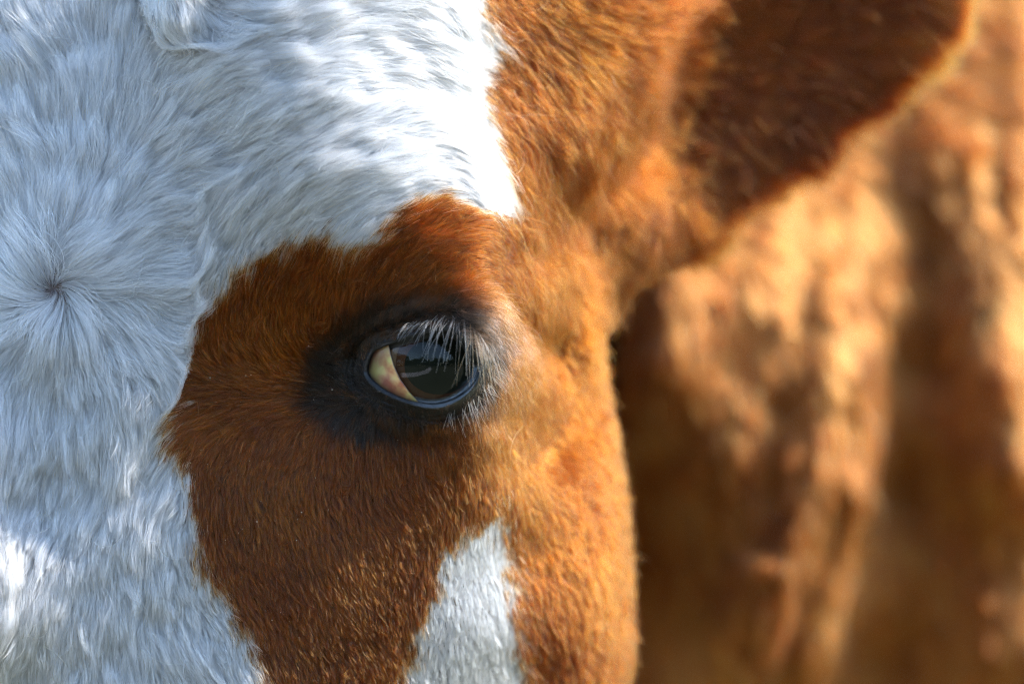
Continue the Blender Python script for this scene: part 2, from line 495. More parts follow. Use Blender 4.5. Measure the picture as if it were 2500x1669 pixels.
# ------------------------------------------------------------------ eye
def shell(R, ax, amax, nr, ns, centre, bulge=None):
    ax = np.array(ax, float); ax /= np.linalg.norm(ax)
    u = np.cross(ax, [0, 0, 1.0]); u /= np.linalg.norm(u); v = np.cross(u, ax)
    Vv = [centre + ax * (R + (bulge(0) if bulge else 0))]; Ff = []
    for i in range(1, nr + 1):
        a = amax * i / nr
        for s in range(ns):
            t_ = 2 * math.pi * s / ns
            d = ax * math.cos(a) + (u * math.cos(t_) + v * math.sin(t_)) * math.sin(a)
            Vv.append(centre + d * (R + (bulge(a) if bulge else 0)))
    tris = [(0, 1 + s, 1 + (s + 1) % ns) for s in range(ns)]
    quads = [(1 + i * ns + s, 1 + (i + 1) * ns + s, 1 + (i + 1) * ns + (s + 1) % ns, 1 + i * ns + (s + 1) % ns) for i in range(nr - 1) for s in range(ns)]
    return np.array(Vv), tris + quads, (ax, u, v)

def pyobj(name, Vv, Ff, parent, m, sm=True):
    me = bpy.data.meshes.new(name)
    me.from_pydata([tuple(p) for p in (np.asarray(Vv) - ORI) * MM], [], [tuple(f) for f in Ff]); me.update()
    if sm: me.polygons.foreach_set('use_smooth', np.ones(len(me.polygons), bool))
    return link(name, me, parent, [m])

EYC = np.array([EX, EY, EZ])
gaze = np.array([31 / SC, -math.sqrt(ER ** 2 - (31 / SC) ** 2), 1 / SC]); gaze /= np.linalg.norm(gaze)
M_sclera, t, b = mat('eye_white')
nz = t.nodes.new('ShaderNodeTexNoise'); nz.inputs['Scale'].default_value = 160
cr = t.nodes.new('ShaderNodeValToRGB')
cr.color_ramp.elements[0].color = (0.06, 0.03, 0.015, 1); cr.color_ramp.elements[1].color = (0.16, 0.09, 0.04, 1)
t.links.new(nz.outputs[0], cr.inputs[0]); t.links.new(cr.outputs[0], b.inputs['Base Color'])
b.inputs['Roughness'].default_value = 0.15
Vv, Ff, _ = shell(ER - 0.05, gaze, math.pi, 40, 64, EYC)
# flatten the front of the ball behind the cornea so that iris and pupil sit inside
dd = (Vv - EYC) @ gaze
lim = (ER) * math.cos(math.radians(37)) - 0.9
Vv = Vv - np.maximum(dd - lim, 0)[:, None] * gaze
eye = pyobj('eye', Vv, Ff, cow, M_sclera)

u_ = np.cross(gaze, [0, 0, 1.0]); u_ /= np.linalg.norm(u_); v_ = np.cross(u_, gaze)
u_ = -u_ if u_[0] < 0 else u_
pc = EYC + gaze * (lim + 0.35)
def disc(a0, b0, a1, b1, n, h0, h1, rings=8, tilt=0.0):
    Vv, Ff = [], []
    for i in range(rings + 1):
        f = i / rings
        a, b2, h = a0 + (a1 - a0) * f, b0 + (b1 - b0) * f, h0 + (h1 - h0) * f
        for s in range(n):
            t_ = 2 * math.pi * s / n
            e = h + (0.12 if h1 == 0.0 else 0) * math.sin(t_ * 23 + 3 * math.sin(t_ * 4)) * math.sin(f * math.pi)
            Vv.append(pc + u_ * math.cos(t_ + 0) * a + v_ * math.sin(t_) * b2 + gaze * e)
    for i in range(rings):
        for s in range(n):
            Ff.append((i * n + s, (i + 1) * n + s, (i + 1) * n + (s + 1) % n, i * n + (s + 1) % n))
    return Vv, Ff
M_iris, t, b = mat('iris_brown')
nz = t.nodes.new('ShaderNodeTexNoise'); nz.inputs['Scale'].default_value = 420; nz.inputs['Detail'].default_value = 5
cr = t.nodes.new('ShaderNodeValToRGB')
cr.color_ramp.elements[0].position = 0.35; cr.color_ramp.elements[1].position = 0.7
cr.color_ramp.elements[0].color = (0.012, 0.004, 0.001, 1); cr.color_ramp.elements[1].color = (0.075, 0.022, 0.003, 1)
t.links.new(nz.outputs[0], cr.inputs[0]); t.links.new(cr.outputs[0], b.inputs['Base Color'])
b.inputs['Roughness'].default_value = 0.6; b.inputs['Specular IOR Level'].default_value = 0.1
Vi, Fi = disc(10.6, 8.8, 13.3, 13.3, 128, 0.2, 0.0)
pyobj('iris', Vi, Fi, eye, M_iris)
M_pupil, t, b = mat('pupil_green_black')
b.inputs['Base Color'].default_value = (0.0030, 0.0045, 0.0014, 1)
b.inputs['Roughness'].default_value = 0.7
b.inputs['Specular IOR Level'].default_value = 0.1
Vp, Fp = disc(0.01, 0.01, 11.0, 9.2, 96, 1.1, -0.1, 10)
Vp = np.array(Vp)
pyobj('pupil', Vp, Fp, eye, M_pupil)
# cornea: clear dome
M_cor = bpy.data.materials.new('cornea_clear'); M_cor.use_nodes = True
t = M_cor.node_tree; t.nodes.clear()
out = t.nodes.new('ShaderNodeOutputMaterial'); mx = t.nodes.new('ShaderNodeMixShader'); fr = t.nodes.new('ShaderNodeFresnel')
fr.inputs['IOR'].default_value = 1.34
tr = t.nodes.new('ShaderNodeBsdfTransparent'); gl = t.nodes.new('ShaderNodeBsdfGlossy'); gl.inputs['Roughness'].default_value = 0.02
t.links.new(fr.outputs[0], mx.inputs[0]); t.links.new(tr.outputs[0], mx.inputs[1]); t.links.new(gl.outputs[0], mx.inputs[2]); t.links.new(mx.outputs[0], out.inputs['Surface'])
amax = math.radians(50)
def bulge(a):
    r = min(a / math.radians(38), 1.0)
    return 0.18 + 2.3 * (math.cos(r * math.pi / 2)) ** 1.4
Vc, Fc, _ = shell(ER, gaze, amax, 36, 96, EYC, bulge)
pyobj('cornea', Vc, Fc, eye, M_cor)
# third eyelid: creamy wedge with a dark rim, sliding over the ball from the inner corner
M_third, t, b = mat('third_eyelid_cream')
tc = t.nodes.new('ShaderNodeTexCoord')
nz = t.nodes.new('ShaderNodeTexNoise'); nz.inputs['Scale'].default_value = 170; nz.inputs['Detail'].default_value = 4
t.links.new(tc.outputs['Object'], nz.inputs['Vector'])
cr = t.nodes.new('ShaderNodeValToRGB'); e = cr.color_ramp.elements
e[0].position = 0.33; e[0].color = (0.40, 0.10, 0.045, 1); e[1].position = 0.58; e[1].color = (0.66, 0.60, 0.19, 1)
e2 = cr.color_ramp.elements.new(0.48); e2.color = (0.62, 0.36, 0.14, 1)
t.links.new(nz.outputs[0], cr.inputs[0])
rm = t.nodes.new('ShaderNodeAttribute'); rm.attribute_name = 'rim'
mx = t.nodes.new('ShaderNodeMix'); mx.data_type = 'RGBA'
t.links.new(rm.outputs['Fac'], mx.inputs['Factor']); t.links.new(cr.outputs[0], mx.inputs[6])
mx.inputs[7].default_value = (0.012, 0.008, 0.006, 1)
pk = t.nodes.new('ShaderNodeAttribute'); pk.attribute_name = 'pink'
m2 = t.nodes.new('ShaderNodeMix'); m2.data_type = 'RGBA'
t.links.new(pk.outputs['Fac'], m2.inputs['Factor']); t.links.new(mx.outputs[2], m2.inputs[6])
m2.inputs[7].default_value = (0.040, 0.013, 0.014, 1)
t.links.new(m2.outputs[2], b.inputs['Base Color'])
b.inputs['Roughness'].default_value = 0.28
b.inputs['Subsurface Weight'].default_value = 0.25; b.inputs['Subsurface Radius'].default_value = (0.003, 0.001, 0.0006)
edge3 = np.array([(940, 790), (949, 835), (954, 862), (963, 893), (978, 925), (1001, 957), (1045, 1003)], float)
rows, cols = 40, 22
ey_ = np.linspace(800, 1005, rows); ex_ = np.interp(ey_, edge3[:, 1], edge3[:, 0])
V3, rim3, pk3 = [], [], []
for i in range(rows):
    for j in range(cols):
        f = (j / (cols - 1)) ** 1.4
        px = ex_[i] - f * (ex_[i] - 868); x, z = (px - 1250) / SC, (834.5 - ey_[i]) / SC
        R = ER + 1.35 - 0.9 * (f ** 1.5) - (0.9 if j == 0 else 0) 
        xl = np.interp(ey_[i], [820, 838, 862, 908, 938, 964, 985], [950, 927, 905, 892, 912, 955, 1010])
        pk3.append(float(np.clip(1 - (px - xl) / 62.0, 0, 1) ** 0.8))
        V3.append((x, float(ysph(np.array(x), np.array(z), R)), z)); rim3.append(1.0 if j == 0 else (0.5 if j == 1 else 0.0))
F3 = [(i * cols + j, (i + 1) * cols + j, (i + 1) * cols + j + 1, i * cols + j + 1) for i in range(rows - 1) for j in range(cols - 1)]
third = pyobj('third_eyelid', V3, F3, eye, M_third)
third.data.attributes.new('rim', 'FLOAT', 'POINT').data.foreach_set('value', np.array(rim3, np.float32))
third.data.attributes.new('pink', 'FLOAT', 'POINT').data.foreach_set('value', np.array(pk3, np.float32))

# ------------------------------------------------------------------ lie of the coat (direction from root to tip; x right, y DOWN as in a chart)
FLOW = []
W = np.array([128.0, 705.0])
for r in (25, 70, 130, 200, 280):
    for a in range(0, 360, 20):
        d = np.array([math.cos(math.radians(a)), math.sin(math.radians(a))])
        p = W + d * r
        if p[0] > 445: continue
        sw = d * 1.0 + np.array([-d[1], d[0]]) * 0.75 * math.exp(-r / 90)
        if d[1] > 0.2 and r > 180: sw = sw + np.array([0, 0.5])
        FLOW.append((p[0], p[1], sw[0], sw[1]))
FLOW += [(-60, 300, -0.5, -1), (0, 100, -0.7, -1), (100, 100, -0.45, -1), (200, 150, -0.2, -1), (300, 100, 0.2, -1), (330, 250, 0.35, -1), (345, 60, 0.1, -1), (400, 0, 0.1, 1), (400, 60, 0.15, 1), (450, 20, 0.2, 1), (500, 50, 0.6, 1), (450, 90, 0.5, 0.9), (430, 150, 1, -0.3), (550, 20, 1, 0.4), (250, 330, 0.05, -1), (100, 350, -0.35, -1),
         (400, 180, 0.7, -1), (450, 130, 1, -0.9), (420, 300, 0.8, -0.8), (520, 250, 1, -0.7), (600, 150, 1, -0.4), (380, 400, 0.8, -0.6),
         (420, 480, 1, -0.15), (430, 570, 1, -0.1), (435, 680, 1, 0.1), (430, 780, 1, 0.3), (420, 880, 0.8, 0.7), (400, 960, 0.5, 0.9), (470, 420, 1, -0.2), (510, 400, 1, -0.3), (350, 550, 1, -0.35), (300, 450, 0.7, -0.9),
         (505, 520, 0.6, -1), (495, 620, 0.4, -1), (485, 720, 0.2, -1), (478, 820, 0.05, -1), (560, 600, 0.7, -1), (540, 720, 0.4, -1), (520, 820, 0.05, -1), (600, 480, 0.9, -1), (700, 400, 1, -0.7), (700, 520, 0.9, -0.9),
         (800, 300, 1, -0.5), (850, 450, 1, -0.65), (700, 250, 1, -0.5), (750, 100, 1, -0.3), (900, 150, 1, -0.15), (1000, 100, 1, 0.15), (1100, 80, 1, 0.45), (1180, 60, 1, 0.8),
         (950, 280, 1, -0.2), (1050, 250, 1, 0.15), (1150, 220, 1, 0.5), (1200, 330, 1, 0.7), (1000, 400, 1, -0.3), (1100, 400, 1, 0.1), (1200, 450, 1, 0.6), (1260, 500, 0.8, 0.8),
         (1000, 500, 1, -0.6), (900, 560, 0.9, -0.8), (1080, 560, 1, -0.5), (1160, 560, 1, -0.2), (1230, 600, 1, 0.2),
         (650, 680, 0.5, -1), (750, 680, 0.5, -1), (850, 680, 0.5, -1), (600, 780, 0.0, -1), (700, 780, 0.15, -1), (800, 780, 0.1, -1), (950, 680, 0.7, -1), (1050, 660, 1, -0.7), (1130, 660, 1, -0.35), (1200, 680, 1, 0.0),
         (1000, 755, 0.8, -0.8), (1080, 745, 1, -0.4), (1150, 745, 1, 0.1), (1210, 760, 1, 0.3), (1240, 820, 0.8, 0.7), (900, 770, 0.4, -0.9),
         (500, 900, -0.8, -0.5), (560, 860, -0.6, -0.9), (650, 850, -0.6, -0.8), (750, 850, -0.5, -0.8), (500, 960, -1, 0.0), (600, 930, -1, -0.2), (700, 920, -1, -0.15), (800, 900, -0.9, -0.3),
         (440, 1000, -1, 0.45), (500, 1030, -1, 0.5), (600, 1020, -1, 0.45), (700, 1000, -1, 0.25), (430, 1070, -0.8, 1), (480, 1100, -0.5, 1), (560, 1110, -0.4, 1), (650, 1100, -0.35, 1), (760, 1080, -0.4, 1),
         (450, 1180, -0.15, 1), (550, 1200, 0.1, 1), (480, 1300, 0.15, 1), (600, 1350, 0.35, 1), (700, 1250, 0.35, 1), (800, 1180, 0.2, 1), (900, 1150, 0.1, 1), (1000, 1120, 0.15, 1), (1100, 1080, 0.3, 1),
         (560, 1480, 0.45, 1), (700, 1450, 0.5, 1), (850, 1400, 0.5, 1), (950, 1300, 0.45, 1), (1050, 1200, 0.4, 1), (800, 1600, 0.5, 1), (900, 1650, 0.5, 1), (650, 1650, 0.4, 1),
         (100, 1000, -0.15, 1), (0, 1000, -0.4, 1), (200, 1100, 0.05, 1), (300, 1050, 0.2, 1), (0, 1200, -0.45, 1), (100, 1300, -0.35, 1), (250, 1250, -0.15, 1), (380, 1250, -0.2, 1), (380, 1120, -0.3, 1), (0, 1500, -0.3, 1), (150, 1550, -0.1, 1), (300, 1450, 0.0, 1), (420, 1400, 0.1, 1), (450, 1600, 0.35, 1), (300, 1650, 0.1, 1),
         (1150, 1250, 0.1, 1), (1100, 1400, 0.15, 1), (1050, 1550, 0.1, 1), (1200, 1500, 0.3, 1), (1200, 1650, 0.3, 1), (1180, 1000, 0.3, 1), (1225, 950, 0.5, 1), (1220, 1100, 0.2, 1),
         (1250, 100, 1, 0.6), (1350, 100, 1, 0.7), (1450, 60, 1, 0.4), (1550, 60, 1, 0.3), (1650, 80, 1, 0.1), (1300, 250, 0.8, 1), (1400, 250, 0.9, 1), (1500, 250, 1, 0.8), (1600, 200, 1, 0.5),
         (1300, 450, 0.6, 1), (1400, 450, 0.7, 1), (1500, 400, 0.8, 1), (1330, 650, 0.3, 1), (1400, 620, 0.4, 1), (1300, 850, 0.3, 1), (1400, 850, 0.35, 1), (1320, 1100, 0.45, 1), (1430, 1100, 0.4, 1), (1350, 1350, 0.5, 1), (1450, 1350, 0.5, 1), (1350, 1600, 0.45, 1), (1480, 1600, 0.4, 1)]
EARFLOW = [(1600, 100, 1, 0.1), (1700, 50, 1, -0.15), (1700, 200, 1, 0.1), (1700, 350, 0.9, 0.6), (1600, 400, 0.6, 1), (1500, 500, 0.35, 1), (1600, 520, 0.5, 1), (1850, 50, 1, -0.25), (1850, 200, 1, 0.15), (1850, 350, 0.9, 0.7), (1800, 420, 0.6, 1),
           (2000, 100, 1, 0.0), (2000, 250, 1, 0.5), (2000, 360, 0.8, 0.9), (2150, 50, 1, 0.1), (2150, 200, 1, 0.6), (2150, 330, 0.7, 1), (2300, 0, 1, 0.5), (2300, 150, 1, 0.9), (2100, -150, 1, -0.3), (1800, -150, 1, -0.4), (2450, -100, 1, 0.4)]
NECKFLOW = [(1500, 600, 0.1, 1), (1500, 1200, 0.1, 1), (1700, 600, 0.1, 1), (1900, 900, 0.1, 1), (2200, 300, 0.8, 1), (2350, 150, 1, 0.7), (2450, 400, 0.5, 1), (2300, 900, 0.15, 1), (1700, 1500, -0.1, 1), (2000, 1500, -0.1, 1), (2400, 1500, 0.1, 1), (2500, 0, 1, 0.6)]

gs = 12.0
gpx, gpy = np.arange(-600, 3300, gs), np.arange(-500, 2200, gs)
GPX, GPY = np.meshgrid(gpx, gpy, indexing='ij')
def flow_grid(ctrl, pw):
    c = np.array(ctrl, float)
    d = c[:, 2:4] / np.linalg.norm(c[:, 2:4], axis=1, keepdims=True)
    A = np.zeros(GPX.shape + (2,)); Wt = np.zeros(GPX.shape)
    for (x, y), dv in zip(c[:, :2], d):
        w_ = 1.0 / ((GPX - x) ** 2 + (GPY - y) ** 2 + 150.0) ** (pw / 2)
        A += w_[..., None] * dv; Wt += w_
    A /= Wt[..., None]
    return A / np.maximum(np.linalg.norm(A, axis=-1, keepdims=True), 1e-5)
G3 = np.stack([flow_grid(FLOW, 3.6), flow_grid(EARFLOW, 3.0), flow_grid(NECKFLOW, 3.0)])

def flow_at(p, reg):
    px, py = pix(p)
    i = np.clip((px - gpx[0]) / gs, 0, len(gpx) - 1.01); j = np.clip((py - gpy[0]) / gs, 0, len(gpy) - 1.01)
    ii, jj = i.astype(int), j.astype(int); fi, fj = (i - ii)[:, None], (j - jj)[:, None]
    v = G3[reg, ii, jj] * (1 - fi) * (1 - fj) + G3[reg, ii + 1, jj] * fi * (1 - fj) + G3[reg, ii, jj + 1] * (1 - fi) * fj + G3[reg, ii + 1, jj + 1] * fi * fj
    return np.stack([v[:, 0], np.zeros(len(v)), -v[:, 1]], 1)

# ------------------------------------------------------------------ sampling roots
T = np.concatenate([F[:, [0, 1, 2]], F[:, [0, 2, 3]]])
def sample(Vm, Tm, dens_fn, cap=2_000_000):
    a, b_, c = Vm[Tm[:, 0]], Vm[Tm[:, 1]], Vm[Tm[:, 2]]
    cr_ = np.cross(b_ - a, c - a); ar = 0.5 * np.linalg.norm(cr_, axis=1)
    ce = (a + b_ + c) / 3
    ex = ar * dens_fn(ce)
    n = np.floor(ex + rng.random(len(ex))).astype(int)
    k = np.repeat(np.arange(len(n)), n)
    r1 = np.sqrt(rng.random(len(k)))[:, None]; r2 = rng.random(len(k))[:, None]
    return a[k] * (1 - r1) + b_[k] * (r1 * (1 - r2)) + c[k] * (r1 * r2), k

def region(p):
    i = np.round((p - np.array([X0, Y0, Z0])) / H).astype(int)
    i = np.clip(i, 0, np.array(REG.shape) - 1)
    return REG[i[:, 0], i[:, 1], i[:, 2]]

def unit(v): return v / np.maximum(np.linalg.norm(v, axis=1, keepdims=True), 1e-6)

def grow(root, nrm, reg, L, lift0, lift1, K, jit, wave=0.0, field=True):
    n = len(root)
    wild = (rng.random(n) < 0.05)
    jit = np.broadcast_to(jit, (n, 1)) * np.where(wild, 3.2, 1.0)[:, None]
    L = L * np.where(wild, 1.25, 1.0)
    calm = 1.0 - 0.5 * sstep(-22, 22, root[:, 0])
    turn = 0.45 * noise(root, 3.5, 33) * np.exp(-(np.hypot(root[:, 0] + 140, root[:, 2] - 16) / 12) ** 2) + calm * (0.20 * noise(root, 13, 31) + 0.16 * noise(root, 5, 32)) + 0.08 * rng.normal(size=n)
    ct, st = np.cos(turn), np.sin(turn)
    pts = np.empty((n, K, 3)); pts[:, 0] = root - nrm * 0.15
    p = root.copy(); N = nrm.copy()
    j = rng.normal(size=(n, 3)) * jit
    j2 = rng.normal(size=(n, 3)) * jit * 0.6
    for s in range(1, K):
        f = s / (K - 1)
        fl = flow_at(p, reg)
        fl = np.stack([fl[:, 0] * ct - fl[:, 2] * st, fl[:, 1], fl[:, 0] * st + fl[:, 2] * ct], 1)
        if field and s > 1: N = normal(p)
        fl = unit(fl - N * (fl * N).sum(1, keepdims=True))
        lf = (lift0 * (1 - f) + lift1 * f)[:, None]
        d = unit(fl + N * lf + j + j2 * f * 1.5 + (wave * np.sin(f * 5 + root[:, :1] * 3) * np.cross(fl, N)))
        p = p + d * (L / (K - 1))[:, None]
        pts[:, s] = p
    return pts

def clump(pts, root, every, amount, pw=1.3, seed=0):
    n = len(root); g = rng.choice(n, max(1, n // every), replace=False)
    kd = KDTree(len(g))
    for i_, k_ in enumerate(g): kd.insert(root[k_], i_)
    kd.balance()
    near = np.array([kd.find(r)[1] for r in root])
    gi = g[near]
    K = pts.shape[1]; s = np.linspace(0, 1, K) ** pw
    off = pts[gi] - pts
    out = pts + off * (s[None, :, None] * np.asarray(amount).reshape(-1, 1, 1))
    return out, gi

# ---- face, temple, cheek and ear
def in_view(p, m=0.0):
    px, py = pix(p)
    return (px > -130 - m) & (px < 2560 + m) & (py > -130 - m) & (py < 1800 + m)

LIDRING = np.array([(o[0] * SC + 1250, 834.5 - o[1] * SC) for o in (lc + rad_dir * 13.5)])
def ear_rim(p):
    q_ = p - EARC; u = (q_ @ ear_u) / 95.0; er = np.hypot(u, (q_ @ ear_v) / 50.0)
    return sstep(0.74, 0.96, er) * sstep(1.3, 1.12, er) * sstep(-0.5, -0.2, u)
def lens(p, reg):
    """coat length in mm"""
    px, py = pix(p)
    w_ = coat_white(p)
    d1 = poly_sd(px, py, WHITE1)
    L = np.where(w_ > 0.5, 11 + 8 * sstep(0, -160, d1), 6.4 + 3.5 * sstep(90, 0, d1))
    L = np.where((w_ > 0.5) & (px > 900) & (py > 1100), 6.5, L)
    L = L * np.where(py > 900, 1 - 0.3 * sstep(950, 1300, py), 1)
    right = sstep(1200, 1320, px) * (py < 700)
    L = L + right * 11
    L = np.where(py > 700, L + (8.0 - L) * sstep(1190, 1300, px) * (w_ < 0.5), L)
    L = np.where(reg == 1, 13.0 + 12.0 * ear_rim(p), L)
    L = np.where(reg == 2, 11.0, L)
    return L

def density(c):
    px, py = pix(c)
    nrm_ = normal(c)
    reg = region(c)
    vis = in_view(c) & (nrm_[:, 1] < 0.45)
    w_ = coat_white(c)
    L = lens(c, reg)
    d = np.where(w_ > 0.5, 6.0, 10.5)
    d = d + (7.5 - d) * sstep(1200, 1330, px)
    d = np.where(reg == 1, 8.0 + 7 * ear_rim(c), d)
    d = d * (poly_sd(px, py, LIDRING) > -6)
    return d * vis * (reg < 2)

root, _ = sample(V, T, density)
reg = region(root); reg[reg == 2] = 0
nrm = normal(root)
n = len(root); print('coat hairs', n)
wh = coat_white(root); bl = coat_black(root)
L = lens(root, reg) * rng.uniform(0.65, 1.2, n) * (1 + 0.2 * noise(root, 7, 5))
px, py = pix(root)
dW = np.hypot(px - W[0], py - W[1])
lift0 = np.where(wh > 0.5, np.where(px > 760, 0.5, 0.75), 0.55) + 0.9 * np.exp(-(dW / 55) ** 2) + np.where(px > 650, 0.10, 0.28) * noise(root, 10, 6)
lift1 = np.where(wh > 0.5, 0.05, 0.12) + 0.1 * noise(root, 6, 8) + 0.35 * sstep(0.4, 0.9, nrm[:, 0]) * sstep(1300, 1400, px)
L = L * (1 + 0.35 * np.exp(-(dW / 120) ** 2))
pts = grow(root, nrm, reg, L, lift0, lift1, 7, np.where(wh > 0.5, np.where(px > 760, 0.06, 0.085), 0.11)[:, None], 0.10)
pts, gi = clump(pts, root, 10, np.where(wh > 0.5, 0.88, 0.72) * rng.uniform(0.35, 1.12, n), 1.25)
big = np.where(px > 1230 + 40 * rng.normal(size=n), 0.2, np.where(wh > 0.5, np.where(px > 760, 0.16, 0.42), 0.08))
pts, g2 = clump(pts, root, 90, big * rng.uniform(0.4, 1.2, n), 1.6)

def coat_colour(root, wh, bl, reg, gi):
    n = len(root)
    px, py = pix(root)
    tone = 1 + 0.22 * rng.normal(size=n) * 0.6 + 0.18 * noise(root, 14, 11) + 0.26 * rng.normal(size=n)[gi]
    tone = np.clip(tone, 0.4, 2.0)[:, None]
    hue = np.clip(0.5 + 0.5 * noise(root, 25, 12) + 0.2 * rng.normal(size=n), 0, 1)[:, None]
    br = (np.array([0.110, 0.0240, 0.0022]) * (1 - hue) + np.array([0.155, 0.043, 0.0036]) * hue) * tone
    br = np.where((rng.random((n, 1)) < 0.09), br * 2.8 + 0.004, br * np.array([0.92, 0.86, 0.9]))
    sun_side = (sstep(1150, 1370, px + 30 * noise(root, 8, 71)))[:, None]  # sunlight painted into the brown: temple and cheek side coloured lighter
    br = br * (1 - sun_side) + br * np.array([1.5, 1.3, 0.95]) * sun_side
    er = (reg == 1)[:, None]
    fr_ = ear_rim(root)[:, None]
    br = np.where(er, br * (0.6 + 0.5 * fr_) * (1 - fr_ * np.array([0, 0.1, 0.5])), br)  # rim hairs lighter and more golden: the back-lit fringe is put into their colour
    bk = np.array([0.013, 0.010, 0.007]) * tone
    wt = np.array([0.83, 0.79, 0.82]) * np.clip(0.96 + 0.10 * rng.normal(size=n) + 0.09 * rng.normal(size=n)[gi], 0.5, 1.12)[:, None]
    yel = (rng.random(n) < 0.05)[:, None]
    wt = np.where(yel, wt * np.array([0.95, 0.85, 0.68]), wt)
    bl = np.clip(bl + (0.22 * rng.normal(size=n) + 0.16 * rng.normal(size=n)[gi]) * (bl > 0.03), 0, 1)
    c = br * (1 - bl[:, None]) + bk * bl[:, None]
    w2 = (wh[:, None] > rng.random((n, 1)))
    return np.clip(np.where(w2, wt, c), 0.002, 0.93)

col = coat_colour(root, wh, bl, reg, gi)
taper = np.array([0.85, 1.0, 1.0, 0.95, 0.82, 0.6, 0.22])
rb = np.where(wh > 0.5, 0.095, 0.072) * (1 + 0.15 * sstep(1200, 1330, px)) * rng.uniform(0.7, 1.2, n) * np.where(rng.random(n) < 0.12, 1.45, 1.0)
rad = rb[:, None] * taper[None]
isw = wh > 0.5
ise = (reg == 1)
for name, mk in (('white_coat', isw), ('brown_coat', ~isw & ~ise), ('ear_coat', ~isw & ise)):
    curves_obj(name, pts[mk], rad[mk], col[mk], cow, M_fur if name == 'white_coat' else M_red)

# ---- hair of the eyelids
LT = np.concatenate([LF[:, [0, 1, 2]], LF[:, [0, 2, 3]]])
LTn = np.cross(LV[LT[:, 1]] - LV[LT[:, 0]], LV[LT[:, 2]] - LV[LT[:, 0]]); LTn = unit(LTn)
if (LTn[:, 1] > 0).mean() > 0.5: LTn = -LTn
lpoly = [(a * SC + 1250, 834.5 - b2 * SC) for a, b2 in lc]
def ldens(c):
    px, py = pix(c); d = poly_sd(px, py, lpoly)
    bare = np.where(py < 860, sstep(4, 26, d), sstep(10, 60, d))
    bare = np.where((px < 960) & (py > 880), sstep(40, 150, d), bare)
    bare = np.where((py > 960) & (px < 1130), sstep(20, 110, d), bare)
    return 22.0 * (0.05 + 0.95 * bare) * (d > 5)
root, k = sample(LV, LT, ldens)
n = len(root); nrm = LTn[k]; print('lid hairs', n)
px, py = pix(root); d = poly_sd(px, py, lpoly)
bl = coat_black(root)
L = (2.0 + 3.2 * sstep(10, 110, d) + 3.5 * sstep(1060, 1160, px) * sstep(900, 800, py)) * rng.uniform(0.6, 1.25, n)
reg = np.zeros(n, int)
pts = grow(root, nrm, reg, L, 0.5 + 0.2 * rng.random(n), 0.2 + 0 * L, 5, 0.14, 0.1, field=False)
pts, gi = clump(pts, root, 18, 0.3 * rng.uniform(0.4, 1.1, n))
col = coat_colour(root, np.zeros(n), bl, reg, gi)
zone = sstep(1060, 1170, px) * sstep(880, 800, py)
pale = (rng.random(n) < 0.10 * sstep(1080, 1180, px) + 0.22 * zone)[:, None]
col = np.where(pale, np.array([0.62, 0.40, 0.33]) * rng.uniform(0.5, 1.2, (n, 1)), col)  # pale pink hairs paint in the specular sheen right of the eye
curves_obj('eyelid_coat', pts, (0.048 * rng.uniform(0.7, 1.2, n))[:, None] * np.array([1, 1, .9, .7, .25])[None], col, eyelids, M_red)

# ---- neck
def ndens(c):
    px, py = pix(c)
    vis = (px > 1250) & (px < 3150) & (py > -150) & (py < 1850) & (normal(c)[:, 1] < 0.5)
    return 2.2 * vis * (region(c) == 2)
root, _ = sample(V, T, ndens)
n = len(root); print('neck hairs', n)
nrm = normal(root); reg = np.full(n, 2)
px, py = pix(root)
L = 15 * rng.uniform(0.6, 1.3, n) + 12 * sstep(650, 250, py) * sstep(1900, 2200, px)
pts = grow(root, nrm, reg, L, 0.28 + 0.1 * noise(root, 20, 2), 0.05 + 0 * L, 6, 0.08, 0.08)
pts, gi = clump(pts, root, 110, 0.85 * rng.uniform(0.5, 1.1, n), 1.2)
tone = np.clip(1 + 0.15 * rng.normal(size=n) + 0.36 * noise(root * np.array([1, 1, 0.10]), 6, 21) + 0.12 * noise(root * np.array([1, 1, 0.2]), 20, 22) + 0.15 * rng.normal(size=n)[gi], 0.4, 1.6)[:, None]
col = np.array([0.41, 0.105, 0.021]) * tone
curves_obj('neck_coat', pts, (0.19 * rng.uniform(0.8, 1.2, n))[:, None] * np.array([.9, 1, 1, .9, .7, .3])[None], np.clip(col, 0.01, 0.85), cow, M_back)

